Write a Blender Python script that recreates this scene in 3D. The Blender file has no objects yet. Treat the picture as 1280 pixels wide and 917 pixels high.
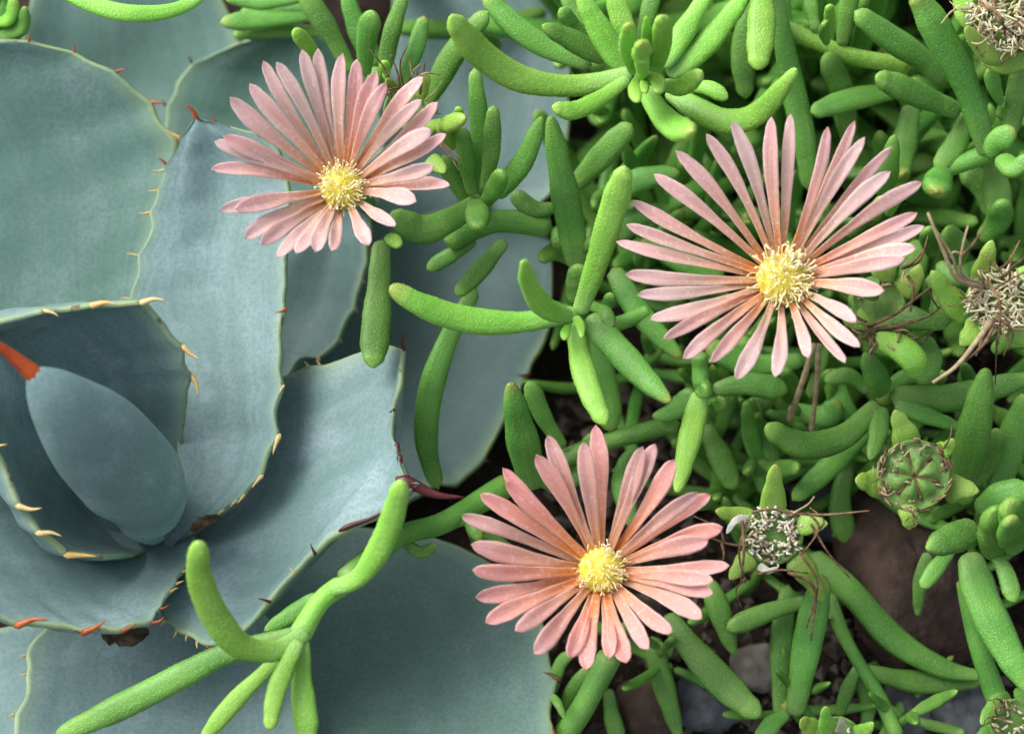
import bpy, math, random
from math import sin, cos, pi, sqrt, radians
from mathutils import Vector, Matrix, noise
random.seed(7)
S = bpy.context.scene

# ------------------------------------------------------------------ camera
PITCH = radians(63)
FW = Vector((0, cos(PITCH), -sin(PITCH)))
UPV = Vector((0, sin(PITCH), cos(PITCH)))
RT = Vector((1, 0, 0))
C0 = Vector((0, 0, 0.045))
DIST = 0.42
WID = 0.17
CAMP = C0 - FW * DIST
cd = bpy.data.cameras.new('camera')
cam = bpy.data.objects.new('camera', cd)
S.collection.objects.link(cam)
cam.location = CAMP
cam.rotation_euler = (pi / 2 - PITCH, 0, 0)
cd.sensor_width = 36
cd.lens = 36 * DIST / WID
cd.clip_start = 0.01
cd.clip_end = 50
cd.dof.use_dof = True
cd.dof.focus_distance = DIST - 0.010
cd.dof.aperture_fstop = 14
S.camera = cam

# ------------------------------------------------------------------ light
SUN_EL, SUN_AZ = 50, -62
w = bpy.data.worlds.new('World'); S.world = w; w.use_nodes = True
nt = w.node_tree
bg = nt.nodes['Background']
sky = nt.nodes.new('ShaderNodeTexSky')
sky.sky_type = 'NISHITA'; sky.sun_disc = False
sky.sun_elevation = radians(SUN_EL); sky.sun_rotation = radians(SUN_AZ)
sky.dust_density = 5
hs = nt.nodes.new('ShaderNodeHueSaturation')
hs.inputs['Saturation'].default_value = 0.42
nt.links.new(sky.outputs[0], hs.inputs['Color'])
nt.links.new(hs.outputs[0], bg.inputs[0])
bg.inputs[1].default_value = 0.115
sl = bpy.data.lights.new('sun', 'SUN'); sl.energy = 1.3; sl.angle = radians(45); sl.color = (1, .96, .9)
so = bpy.data.objects.new('sun', sl); S.collection.objects.link(so)
d = Vector((sin(radians(SUN_AZ)) * cos(radians(SUN_EL)), cos(radians(SUN_AZ)) * cos(radians(SUN_EL)), sin(radians(SUN_EL))))
so.rotation_euler = (-d).to_track_quat('-Z', 'Y').to_euler(); so.location = d * 2
S.view_settings.view_transform = 'Standard'
S.view_settings.look = 'None'
S.view_settings.gamma = 1
S.view_settings.use_curve_mapping = False
S.view_settings.exposure = 1.05
S.render.engine = 'CYCLES'

# ------------------------------------------------------------------ pixel helpers
K = WID / DIST
def ray(x, y):
    return FW + RT * ((x - 640) / 1280 * K) - UPV * ((y - 458.5) / 1280 * K)
def PH(x, y, h):                       # pixel + height above soil (mm)
    r = ray(x, y)
    return CAMP + r * ((h / 1000 - CAMP.z) / r.z)
def PL(x, y, l):                       # pixel + lift towards the lens from the mid plane (mm)
    return CAMP + ray(x, y) * (DIST - l / 1000)
def pxm(p):                            # metres per photo pixel at point p
    return (p - CAMP).dot(FW) * K / 1280
def topix(p):
    q = p - CAMP; z = q.dot(FW)
    return (640 + q.dot(RT) / z / K * 1280, 458.5 - q.dot(UPV) / z / K * 1280)
VIEW = -FW
LEAFUP = (VIEW + Vector((0, 0, .6))).normalized()
def catmull(pts, n):
    if len(pts) == 2: pts = [pts[0], (pts[0] + pts[1]) / 2, pts[1]]
    P = [pts[0] * 2 - pts[1]] + list(pts) + [pts[-1] * 2 - pts[-2]]
    fine = []
    for i in range(1, len(P) - 2):
        a, b, c, e = P[i - 1], P[i], P[i + 1], P[i + 2]
        for k in range(16):
            t = k / 16
            fine.append(.5 * ((2 * b) + (c - a) * t + (2 * a - 5 * b + 4 * c - e) * t * t + (3 * b - a - 3 * c + e) * t ** 3))
    fine.append(P[-2].copy())
    L = [0]
    for i in range(1, len(fine)): L.append(L[-1] + (fine[i] - fine[i - 1]).length)
    out = []; j = 0
    for k in range(n):
        s = L[-1] * k / (n - 1)
        while j < len(L) - 2 and L[j + 1] < s: j += 1
        f = (s - L[j]) / max(1e-9, L[j + 1] - L[j])
        out.append(fine[j].lerp(fine[j + 1], min(1, max(0, f))))
    return out, L[-1]

# ------------------------------------------------------------------ materials
class NT:
    def __init__(s, name):
        s.m = bpy.data.materials.new(name); s.m.use_nodes = True
        s.t = s.m.node_tree; s.b = s.t.nodes['Principled BSDF']
    def n(s, typ, **kw):
        o = s.t.nodes.new('ShaderNode' + typ)
        for k, v in kw.items():
            if k in o.inputs: o.inputs[k].default_value = v
            else: setattr(o, k, v)
        return o
    def l(s, a, b): s.t.links.new(a, b)
    def mix(s, f, a, b, mode='MIX'):
        o = s.t.nodes.new('ShaderNodeMix'); o.data_type = 'RGBA'; o.blend_type = mode
        for i, v in ((0, f), (6, a), (7, b)):
            if hasattr(v, 'is_output'): s.l(v, o.inputs[i])
            elif i == 0: o.inputs[0].default_value = v
            else: o.inputs[i].default_value = (*v, 1)
        return o.outputs[2]
    def math(s, op, a, b=0.0):
        o = s.t.nodes.new('ShaderNodeMath'); o.operation = op
        for i, v in ((0, a), (1, b)):
            if hasattr(v, 'is_output'): s.l(v, o.inputs[i])
            else: o.inputs[i].default_value = v
        return o.outputs[0]
    def rng(s, v, a, b, c=0.0, e=1.0):
        o = s.t.nodes.new('ShaderNodeMapRange'); o.interpolation_type = 'SMOOTHSTEP'
        s.l(v, o.inputs[0])
        for i, q in enumerate((a, b, c, e)): o.inputs[i + 1].default_value = q
        return o.outputs[0]
    def noise(s, scale, detail=3, vec=None, rough=.5):
        o = s.n('TexNoise', Scale=scale, Detail=detail, Roughness=rough)
        if vec is None: vec = s.co()
        s.l(vec, o.inputs['Vector'])
        return o.outputs[0]
    def co(s):
        if not hasattr(s, '_c'): s._c = s.n('TexCoord')
        return s._c.outputs['Object']
    def uv(s):
        s.co(); return s._c.outputs['UV']
    def uvs(s):
        o = s.n('SeparateXYZ'); s.l(s.uv(), o.inputs[0]); return o.outputs[0], o.outputs[1]
    def scaled_uv(s, a, b):
        o = s.n('Mapping'); s.l(s.uv(), o.inputs[0]); o.inputs['Scale'].default_value = (a, b, 1)
        oi = s.n('ObjectInfo'); cx = s.n('CombineXYZ')
        s.l(s.math('MULTIPLY', oi.outputs['Random'], 50.0), cx.inputs[2]); s.l(cx.outputs[0], o.inputs['Location'])
        return o.outputs[0]
    def rand(s):
        return s.n('ObjectInfo').outputs['Random']
    def bump(s, h, dist, strength=1.0):
        o = s.n('Bump', Strength=strength, Distance=dist); s.l(h, o.inputs['Height'])
        if hasattr(s, '_bp'): s.l(s._bp, o.inputs['Normal'])
        s._bp = o.outputs[0]; s.l(s._bp, s.b.inputs['Normal'])
    def fin(s, col, rough=.5, spec=.4, sss=0, rad=None):
        if hasattr(col, 'is_output'): s.l(col, s.b.inputs['Base Color'])
        else: s.b.inputs['Base Color'].default_value = (*col, 1)
        s.b.inputs['Roughness'].default_value = rough
        s.b.inputs['Specular IOR Level'].default_value = spec
        if sss:
            s.b.inputs['Subsurface Weight'].default_value = sss
            s.b.inputs['Subsurface Radius'].default_value = rad or (.5, 1, .2)
            s.b.inputs['Subsurface Scale'].default_value = .0025
        return s.m

def finger_mat(name, c1, c2, tipc, basec, spark=.35, sss=0):
    m = NT(name)
    c = m.mix(m.rng(m.noise(90, 2), .35, .65), c1, c2)
    hsv = m.n('HueSaturation')
    m.l(c, hsv.inputs['Color'])
    m.l(m.rng(m.rand(), 0, 1, .490, .506), hsv.inputs['Hue'])
    m.l(m.rng(m.n('ObjectInfo').outputs['Random'], 0, 1, .85, 1.18), hsv.inputs['Value'])
    u, v = m.uvs()
    c = m.mix(m.rng(v, .3, 0, 0, .75), hsv.outputs[0], basec)
    c = m.mix(m.rng(v, .82, 1, 0, .7), c, tipc)
    rt = m.math('MULTIPLY', m.rng(m.n('ObjectInfo').outputs['Random'], .72, .9), m.rng(v, .88, 1.0, 0, .55))
    c = m.mix(rt, c, (.34, .26, .06))
    vo = m.n('TexVoronoi', Scale=2300.0); m.l(m.co(), vo.inputs['Vector'])
    dot = m.rng(vo.outputs['Distance'], .5, .08)
    c = m.mix(m.math('MULTIPLY', dot, spark * .55), c, (min(1, c2[0] * 2.2 + .1), min(1, c2[1] * 1.5 + .1), min(1, c2[2] * 2.2 + .08)))  # glisten of the papillae painted into the colour as pale dots
    st = m.rng(m.noise(1, 3, m.scaled_uv(26, 2.2)), .4, .75, 0, .22)
    c = m.mix(st, c, tuple(q * .6 for q in c1))
    sc = m.rng(m.noise(420, 2), .68, .78, 0, .35)
    c = m.mix(sc, c, (.2, .21, .08))
    m.bump(dot, .0001, .6)
    m.bump(m.noise(140, 2), .0008, .35)
    return m.fin(c, .46, .38, sss)
M = {}
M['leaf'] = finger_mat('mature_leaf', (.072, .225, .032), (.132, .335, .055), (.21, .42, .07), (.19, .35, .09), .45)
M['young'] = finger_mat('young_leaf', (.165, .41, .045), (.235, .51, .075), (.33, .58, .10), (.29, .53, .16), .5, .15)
M['lime'] = finger_mat('lime_sepal', (.20, .38, .05), (.28, .48, .08), (.34, .46, .09), (.28, .44, .12), .4)

def agave_mat(name, c1, c2, bloom, dark, bk):
    m = NT(name)
    u, v = m.uvs()
    big = m.rng(m.noise(38, 5, None, .6), .3, .7)
    c = m.mix(big, c1, c2)
    st = m.rng(m.noise(1, 3, m.scaled_uv(16, .7), .5), .35, .8, 0, .55)
    c = m.mix(m.math('MULTIPLY', st, bk), c, bloom)
    c = m.mix(m.rng(m.noise(75, 4, None, .65), .48, .72, 0, bk), c, bloom)
    c = m.mix(m.rng(m.noise(1500, 2, None, .7), .35, .7, 0, .5), c, dark)
    c = m.mix(m.rng(m.noise(300, 3, None, .7), .68, .76, 0, .3), c, (.30, .32, .20))
    c = m.mix(m.rng(m.noise(1, 2, m.scaled_uv(70, 2.5), .5), .66, .74, 0, .35), c, dark)
    e = m.math('ABSOLUTE', m.math('SUBTRACT', m.math('MULTIPLY', u, 2.0), 1.0))
    c = m.mix(m.rng(e, .82, .97, 0, .35), c, (.27, .40, .25))
    c = m.mix(m.math('MULTIPLY', m.rng(e, .955, 1.0, 0, .75), m.rng(m.noise(130, 2), .35, .65, .25, 1)), c, (.36, .46, .20))
    pt = m.math('MULTIPLY', m.rng(e, .965, 1.0), m.rng(m.noise(330, 2), .62, .70, 0, .8))
    c = m.mix(pt, c, (.13, .06, .03))
    m.bump(m.noise(1, 3, m.scaled_uv(30, 2), .6), .0006, .15)
    m.bump(m.noise(1700, 2), .0001, .5)
    return m.fin(c, .58, .3)
M['agave'] = agave_mat('agave_skin_blue', (.125, .215, .21), (.185, .285, .29), (.285, .375, .415), (.09, .165, .16), .6)
M['agave_green'] = agave_mat('agave_skin_green', (.088, .182, .152), (.135, .238, .21), (.205, .30, .295), (.068, .14, .112), .45)
M['agave_shaded'] = agave_mat('agave_skin_shaded', (.070, .135, .130), (.105, .18, .178), (.15, .225, .24), (.055, .11, .10), .4)  # less bloom, with the shade on two low leaves put into the colour

def petal_mat(name, base, mid, tip, edge):
    m = NT(name)
    u, v = m.uvs()
    c = m.mix(m.rng(v, .05, .55), base, mid)
    c = m.mix(m.rng(v, .40, 1.0), c, tip)
    e = m.math('ABSOLUTE', m.math('SUBTRACT', m.math('MULTIPLY', u, 2.0), 1.0))
    c = m.mix(m.rng(e, .55, 1.0, 0, .5), c, edge)
    st = m.rng(m.noise(1, 3, m.scaled_uv(16, 1.3), .65), .4, .68)
    c = m.mix(m.math('MULTIPLY', st, .38), c, (mid[0] * .90, mid[1] * .58, mid[2] * .70))
    c = m.mix(m.rng(e, .16, .0, 0, .22), c, (mid[0] * .85, mid[1] * .5, mid[2] * .6))
    c = m.mix(m.rng(m.noise(1500, 2), .52, .72, 0, .7), c, edge)
    c = m.mix(m.rng(m.noise(150, 2), .62, .74, 0, .35), c, (.86, .48, .56))
    hsv = m.n('HueSaturation'); m.l(c, hsv.inputs['Color'])
    m.l(m.rng(m.rand(), 0, 1, .9, 1.06), hsv.inputs['Value'])
    m.l(m.rng(m.n('ObjectInfo').outputs['Random'], 0, 1, .8, 1.1), hsv.inputs['Saturation'])
    m.bump(m.noise(1, 3, m.scaled_uv(20, 1.5), .6), .0005, .5)
    m.bump(m.noise(2200, 1), .00008, .6)
    m.fin(hsv.outputs[0], .4, .4)
    tr = m.n('BsdfTranslucent'); m.l(hsv.outputs[0], tr.inputs['Color'])
    mx = m.n('MixShader'); mx.inputs[0].default_value = .42
    m.l(m.b.outputs[0], mx.inputs[1]); m.l(tr.outputs[0], mx.inputs[2])
    m.l(mx.outputs[0], m.t.nodes['Material Output'].inputs['Surface'])
    return m.m
M['petal_a'] = petal_mat('pale_petal', (.92, .45, .14), (.92, .62, .50), (.93, .66, .66), (.97, .86, .84))
M['petal_b'] = petal_mat('salmon_petal', (.92, .42, .09), (.90, .49, .35), (.90, .51, .49), (.95, .72, .67))

def simple(name, c1, c2, scale, rough=.6, sss=0, bd=.0003, bs=None):
    m = NT(name)
    c = m.mix(m.rng(m.noise(scale, 4), .35, .65), c1, c2)
    if bd: m.bump(m.noise(bs or scale * 2, 3), bd, .7)
    return m.fin(c, rough, .35, sss, (1, .8, .2))
M['disc'] = simple('yellow_disc', (.74, .60, .05), (.66, .62, .12), 900, .5, .3, .0003)
M['stamen'] = simple('pale_stamen', (.86, .76, .28), (.88, .82, .48), 600, .5, .3, 0)
M['anther'] = simple('cream_anther', (.86, .80, .50), (.88, .84, .62), 600, .6, .2, 0)
M['rust'] = simple('rust_spine', (.20, .03, .012), (.38, .10, .025), 500, .35, 0, 0)
M['orange'] = simple('orange_spine', (.46, .085, .012), (.26, .03, .01), 130, .3, 0, 0)
M['tan'] = simple('tan_spine', (.52, .34, .10), (.55, .42, .20), 400, .4, .1, 0)
M['purple'] = simple('dark_purple_spine', (.05, .008, .012), (.09, .018, .02), 400, .35, 0, 0)
M['dry'] = simple('dry_brown', (.10, .055, .028), (.24, .15, .08), 900, .75, 0, .0004)
M['straw'] = simple('dry_straw', (.30, .23, .13), (.42, .34, .20), 700, .7, 0, .0003)
M['cream'] = simple('cream_filament', (.68, .62, .34), (.82, .78, .56), 700, .6, .2, 0)
M['white_fil'] = simple('white_filament', (.62, .58, .42), (.74, .72, .60), 700, .6, .1, 0)
M['capsule'] = simple('capsule_green', (.10, .22, .045), (.17, .30, .07), 500, .45, .1, .0003)
M['paper'] = simple('papery_white', (.40, .42, .33), (.58, .60, .52), 500, .6, .2, .0003)
M['stone_brown'] = simple('brown_stone', (.036, .023, .017), (.07, .044, .034), 220, .8, 0, .001, 500)
M['stone_grey'] = simple('grey_stone', (.05, .058, .066), (.11, .12, .13), 260, .7, 0, .0007, 600)
M['stone_tan'] = simple('tan_stone', (.13, .12, .10), (.22, .20, .18), 200, .7, 0, .0007, 500)
M['litter'] = simple('dead_leaf', (.05, .035, .022), (.16, .11, .065), 500, .8, 0, .0005)
def soil_mat():
    m = NT('soil')
    c = m.mix(m.rng(m.noise(120, 6, None, .7), .3, .7), (.014, .010, .008), (.05, .035, .026))
    c = m.mix(m.rng(m.noise(700, 3), .6, .7, 0, .7), c, (.11, .085, .065))
    m.bump(m.noise(300, 6, None, .7), .003, .9)
    return m.fin(c, .9, .2)
M['soil'] = soil_mat()

# ------------------------------------------------------------------ object helpers
col = S.collection
def link(name, verts, faces, mat, parent=None, uvs=None, smooth=True, origin=None):
    o0 = parent_origin(parent) if parent is not None else (origin or Vector((0, 0, 0)))
    me = bpy.data.meshes.new(name)
    me.from_pydata([tuple(v - o0) for v in verts], [], faces)
    if uvs:
        ul = me.uv_layers.new(name='UVMap')
        idx = [0] * len(me.loops); me.loops.foreach_get('vertex_index', idx)
        flat = []
        for i in idx: flat.extend(uvs[i])
        ul.data.foreach_set('uv', flat)
    if smooth: me.polygons.foreach_set('use_smooth', [True] * len(me.polygons))
    me.materials.append(M[mat] if isinstance(mat, str) else mat)
    o = bpy.data.objects.new(name, me); col.objects.link(o)
    if parent is not None: o.parent = parent
    else: o.location = o0
    return o
def parent_origin(p):
    v = Vector((0, 0, 0))
    while p is not None:
        v += p.location; p = p.parent
    return v
def tag(o, label, cat, group=None):
    o['label'] = label; o['category'] = cat
    if group: o['group'] = group
    return o
def empty(name, loc, label, cat, group=None):
    o = bpy.data.objects.new(name, None); col.objects.link(o)
    o.location = loc; o.empty_display_size = .01
    return tag(o, label, cat, group)

def tube_geo(path, rad, segs, flat=1.0, up=LEAFUP, cap=True, groove=0.0, pap=0.0, seed=0):
    """path: points, rad: half widths; section is flat*rad thick. returns verts, faces, uvs"""
    n = len(path); V = []; F = []; U = []
    rnd = random.Random(seed)
    lastS = None
    for i in range(n):
        T = (path[min(n - 1, i + 1)] - path[max(0, i - 1)]).normalized()
        Sd = T.cross(up)
        if Sd.length < .15: Sd = T.cross(Vector((1, .2, .1))) if lastS is None else lastS - T * lastS.dot(T)
        Sd.normalize()
        if lastS is not None and Sd.dot(lastS) < 0: Sd = -Sd
        if lastS is not None: Sd = (Sd + lastS).normalized()
        lastS = Sd.copy()
        N = Sd.cross(T).normalized()
        if N.dot(up) < 0: N = -N
        for k in range(segs):
            a = 2 * pi * (k + .5 * (i % 2) * (1 if pap else 0)) / segs
            cx, cy = cos(a), sin(a)
            if groove: cx, cy = math.copysign(abs(cx) ** .82, cx), math.copysign(abs(cy) ** .88, cy)
            if cy > 0: cy *= (1 - groove)
            r = rad[i]
            off = Sd * (cx * r) + N * (cy * r * flat)
            if pap:
                hgt = pap if ((k + (i // 2)) % 2 == 0 and i % 2 == 0) else 0
                hgt *= rnd.uniform(.2, 1.25) if hgt else 0
                off += off.normalized() * hgt if off.length > 1e-7 else Vector((0, 0, 0))
            V.append(path[i] + off)
            U.append((k / segs, i / (n - 1)))
    for i in range(n - 1):
        for k in range(segs):
            k2 = (k + 1) % segs
            F.append((i * segs + k, i * segs + k2, (i + 1) * segs + k2, (i + 1) * segs + k))
    if cap:
        V.append(path[0]); U.append((.5, 0)); c0 = len(V) - 1
        V.append(path[-1]); U.append((.5, 1)); c1 = len(V) - 1
        for k in range(segs):
            k2 = (k + 1) % segs
            F.append((c0, k2, k)); F.append((c1, (n - 1) * segs + k, (n - 1) * segs + k2))
    return V, F, U

def interp(tab, t):
    for i in range(len(tab) - 1):
        if t <= tab[i + 1][0]:
            a, b = tab[i], tab[i + 1]
            f = (t - a[0]) / (b[0] - a[0]); f = f * f * (3 - 2 * f)
            return a[1] + (b[1] - a[1]) * f
    return tab[-1][1]
PROF = [(0, .60), (.2, .74), (.5, .97), (.72, .94), (.9, .74), (1, .52)]
PROFS = [PROF, [(0, .58), (.3, .78), (.62, .98), (.8, 1.0), (.93, .72), (1, .42)], [(0, .70), (.25, .95), (.45, 1.0), (.75, .78), (1, .38)]]
def finger(parent, name, pts, wpx, mat='leaf', hero=False, prof=None, flat=.78, groove=.3, label=None):
    """a succulent finger leaf: world points base to tip, width in metres"""
    wm = wpx
    if prof is None: prof = random.choice(PROFS)
    n = 26; segs = 14; pap = 0
    path, L = catmull(pts, n)
    if hero:
        n = max(40, int(L / .00022)); segs = max(28, int(wm * 2.9 / .00022)) // 2 * 2
        pap = .00013
        path, L = catmull(pts, n)
    # gentle irregular wobble, so that no two outlines are alike
    sd = random.uniform(0, 90)
    capL = min(.45, wm * .42 / max(L, 1e-6))
    rad = []
    for i in range(n):
        t = i / (n - 1)
        r = interp(prof, t) * wm * .5
        r *= 1 + .07 * noise.noise(Vector((sd, t * 4.0, 0)))
        if t > 1 - capL:
            s = (t - (1 - capL)) / capL
            r *= sqrt(max(0.0, 1 - s ** 2.3)) * .985 + .015
        bl = min(.3, wm * .28 / max(L, 1e-6))
        if t < bl: r *= sqrt(max(0.0, 1 - (1 - t / bl) ** 2)) * .97 + .03
        rad.append(max(r, wm * .01))
    V, F, U = tube_geo(path, rad, segs, flat, groove=groove, pap=pap, seed=int(sd * 1000))
    return link(name, V, F, mat, parent, U)

def strand(parent, name, pts, r0, r1, mat, segs=5, n=12):
    path, L = catmull(pts, n)
    rad = [r0 + (r1 - r0) * i / (n - 1) for i in range(n)]
    V, F, U = tube_geo(path, rad, segs)
    return link(name, V, F, mat, parent, U)

# ------------------------------------------------------------------ ground
def soil():
    ax = sorted(set([-3, -1.5, -.8, -.45, -.3] + [-.22 + .44 * i / 130 for i in range(131)] + [.3, .45, .8, 1.5, 3]))
    V = []; F = []; n = len(ax)
    for y in ax:
        for x in ax:
            z = .004 * noise.noise(Vector((x * 40, y * 40, 1))) + .002 * noise.noise(Vector((x * 150, y * 150, 4))) - .003
            V.append(Vector((x, y + .02, z)))
    for j in range(n - 1):
        for i in range(n - 1):
            F.append((j * n + i, j * n + i + 1, (j + 1) * n + i + 1, (j + 1) * n + i))
    o = link('soil', V, F, 'soil'); o['kind'] = 'structure'
soil()
def pebble(name, c, r, mat, label, cat='stone', seed=1, sq=(1, 1, .7), group=None):
    V = []; F = []; a, b = 28, 18
    for j in range(b + 1):
        th = pi * j / b
        for i in range(a):
            ph = 2 * pi * i / a
            v = Vector((sin(th) * cos(ph), sin(th) * sin(ph), cos(th)))
            k = 1 + .25 * noise.noise(v * 1.3 + Vector((seed * 7.1, 0, 0))) + .10 * noise.noise(v * 4 + Vector((0, seed * 3.3, 0))) + .03 * noise.noise(v * 13)
            v = Vector((v.x * sq[0], v.y * sq[1], v.z * sq[2])) * (k * r)
            V.append(c + v)
    for j in range(b):
        for i in range(a):
            F.append((j * a + i, (j + 1) * a + i, (j + 1) * a + (i + 1) % a, j * a + (i + 1) % a))
    o = link(name, V, F, mat, None, None, True, c)
    return tag(o, label, cat, group)
def peb(px, py, r, *a, **k):
    p = PH(px, py, 0); sq = k.get('sq', (1, 1, .7)); p.z = r * sq[2] * .55
    return pebble('pebble', p, r, *a, **k)
pebble('rock', PH(1128, 735, 1) + Vector((0, 0, .006)), .0145, 'stone_brown', 'smooth dull brown rock half buried under the green seed capsule', seed=3, sq=(.85, 1.3, .8))
peb(1200, 888, .0062, 'stone_grey', 'rounded blue grey pebble in the dark gap beside the long leaf stem', seed=5)
peb(1136, 884, .0056, 'stone_grey', 'narrow grey pebble between forked green stems and the blue grey pebble', seed=8, sq=(.7, 1.2, .7))
peb(945, 838, .0045, 'stone_tan', 'pale tan pebble on dark soil under the wiry seed head', seed=11)
peb(880, 880, .006, 'stone_grey', 'dark grey pebble on soil below the leaf under the lowest flower', seed=14)
peb(812, 890, .006, 'stone_brown', 'small brown pebble on soil beneath the lowest flower', seed=17)
peb(1035, 640, .007, 'stone_grey', 'grey pebble in the shade behind the wiry seed head', seed=19)

def crumbs():
    rnd = random.Random(77); V = []; F = []
    for k in range(1500):
        x, y = rnd.uniform(690, 1330), rnd.uniform(430, 960)
        c = PH(x, y, 0); r = .0004 + .0016 * rnd.random() ** 3
        c.z = -.002 + .004 * noise.noise(Vector((c.x * 40, (c.y - .02) * 40, 1))) + r * .4
        b = len(V); ex = rnd.uniform(.7, 1.8)
        an = rnd.uniform(0, pi)
        for (a1, b1, c1) in ((1,0,0),(-1,0,0),(0,1,0),(0,-1,0),(0,0,1),(0,0,-1)):
            v = Vector((a1 * ex, b1, c1 * .8)) * r * rnd.uniform(.7, 1.2)
            v = Matrix.Rotation(an, 3, 'Z') @ v
            V.append(c + v + Vector((rnd.uniform(-.3, .3), rnd.uniform(-.3, .3), rnd.uniform(-.2, .2))) * r)
        for f in ((0,2,4),(2,1,4),(1,3,4),(3,0,4),(2,0,5),(1,2,5),(3,1,5),(0,3,5)): F.append(tuple(b + q for q in f))
    o = link('soil_crumbs', V, F, 'crumb', None, None, False)
    o['kind'] = 'stuff'; tag(o, 'loose dark soil crumbs and grit between the stems', 'grit')
M['crumb'] = simple('crumb', (.03, .022, .016), (.13, .11, .09), 160, .9, 0, .0004, 900)
crumbs()
# ------------------------------------------------------------------ agave
RC = PH(175, 650, 0)
agave = empty('agave_plant', RC, 'blue grey agave rosette with broad toothed leaves and rust red spines', 'agave')
def spine(leaf, p, q, r, mat, inn=None):
    ln = (q - p).length
    side = (q - p).cross(VIEW).normalized()
    mid = (p + q) / 2 + side * ln * random.uniform(-.12, .12)
    st = p - (q - p) * .25 if inn is None else inn
    path, L = catmull([st, p, mid, q], 9)
    rad = [r * (1 - i / 8) ** .8 * (1 if i else .3) + .00004 for i in range(9)]
    V, F, U = tube_geo(path, rad, 7, .8)
    return link('spine', V, F, mat, leaf, U)
def agave_leaf(left, right, sag, thick, spines=(), n=64, m=25, label=None, wave=.0, mat='agave'):
    A, la = catmull([PH(*p) for p in left], n)
    B, lb = catmull([PH(*p) for p in right], n)
    sd = random.uniform(0, 50)
    for i in range(1, n - 1):
        ov = (B[i] - A[i]).normalized()
        fw = min(1, min(i, n - 1 - i) / 6)
        B[i] = B[i] + ov * (.0006 * fw * noise.noise(Vector((i * .33, sd, 1))))
        A[i] = A[i] - ov * (.0006 * fw * noise.noise(Vector((i * .33, sd, 5))))
    # mamillate bulges on the rim where a tooth sits
    anchors = []
    for sp in spines:
        best = None
        for side, E in ((0, A), (1, B)):
            for i in range(n):
                q = topix(E[i]); dd = (q[0] - sp[0]) ** 2 + (q[1] - sp[1]) ** 2
                if best is None or dd < best[0]: best = (dd, side, i)
        anchors.append(best)
    for (dd, side, i0), sp in zip(anchors, spines):
        E = A if side == 0 else B; O = B if side == 0 else A
        big = min(1, math.hypot(sp[2], sp[3]) / 16)
        for k in range(-2, 3):
            i = i0 + k
            if 0 < i < n - 1:
                E[i] = E[i] + (E[i] - O[i]).normalized() * (.0009 * big * math.exp(-k * k / 1.2))
    V = []; U = []; F = []
    Nn = []
    for i in range(n):
        T = ((A[min(n - 1, i + 1)] + B[min(n - 1, i + 1)]) - (A[max(0, i - 1)] + B[max(0, i - 1)]))
        X = B[i] - A[i]
        N = X.cross(T)
        if N.length < 1e-12: N = LEAFUP.copy()
        N.normalize()
        if N.dot(LEAFUP) < 0: N = -N
        Nn.append(N)
    for i in range(1, n - 1): Nn[i] = (Nn[i - 1] + Nn[i] + Nn[i + 1]).normalized()
    Nn[-1] = Nn[-3]; Nn[-2] = Nn[-3]
    row = 2 * m
    for i in range(n):
        X = B[i] - A[i]; W = X.length; N = Nn[i]; t = i / (n - 1)
        rim = min(.00095, W * .3); 
        tk = min(thick * (1 - .55 * t), W * .45)
        top = []; bot = []
        for j in range(m):
            u = j / (m - 1); s = 2 * u - 1; s = math.copysign(1 - (1 - abs(s)) ** 1.25, s); uu = (s + 1) / 2
            z = -sag * (1 - .75 * t ** 2.5) * W * (1 - s * s)
            z += .0016 * noise.noise(Vector((uu * 3 + sd, t * 4, sd))) * (1 - s ** 4)
            z += wave * W * sin(uu * 9 + t * 5) * .1
            p = A[i] + X * uu + N * z
            b = p - N * (rim + tk * (1 - s * s))
            if j in (0, m - 1):
                p = p + N * 0 ; b = p - N * rim
                p = p - X.normalized() * (math.copysign(rim * .25, s)) if W > 1e-6 else p
            top.append(p); bot.append(b)
        V += top + bot[::-1]
        for j in range(m):
            s = 2 * j / (m - 1) - 1
            s = math.copysign(1 - (1 - abs(s)) ** 1.25, s)
            U.append(((s + 1) / 2, t))
        for j in range(m):
            s = 1 - 2 * j / (m - 1)
            s = math.copysign(1 - (1 - abs(s)) ** 1.25, s)
            U.append(((s + 1) / 2, t))
    for i in range(n - 1):
        for k in range(row):
            k2 = (k + 1) % row
            F.append((i * row + k, i * row + k2, (i + 1) * row + k2, (i + 1) * row + k))
    F.append(tuple(range(row))[::-1])
    F.append(tuple((n - 1) * row + k for k in range(row)))
    o = link('leaf', V, F, mat, agave, U)
    if label: o['label'] = label
    for (dd, side, i0), sp in zip(anchors, spines):
        E = A if side == 0 else B
        p = E[i0]; ln = math.hypot(sp[2], sp[3])
        l0 = pxm(p)
        q = p + (RT * sp[2] - UPV * sp[3]) * l0 + VIEW * ln * l0 * .2
        O = B if side == 0 else A
        inn = p - (q - p) * .18 - Nn[i0] * .0005
        spine(o, p - Nn[i0] * .0003, q, max(.00026, min(.00065, ln * l0 * .17)), sp[4], inn)
    return o
Ta, Ru, Or, Pu = 'tan', 'rust', 'orange', 'purple'
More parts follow.
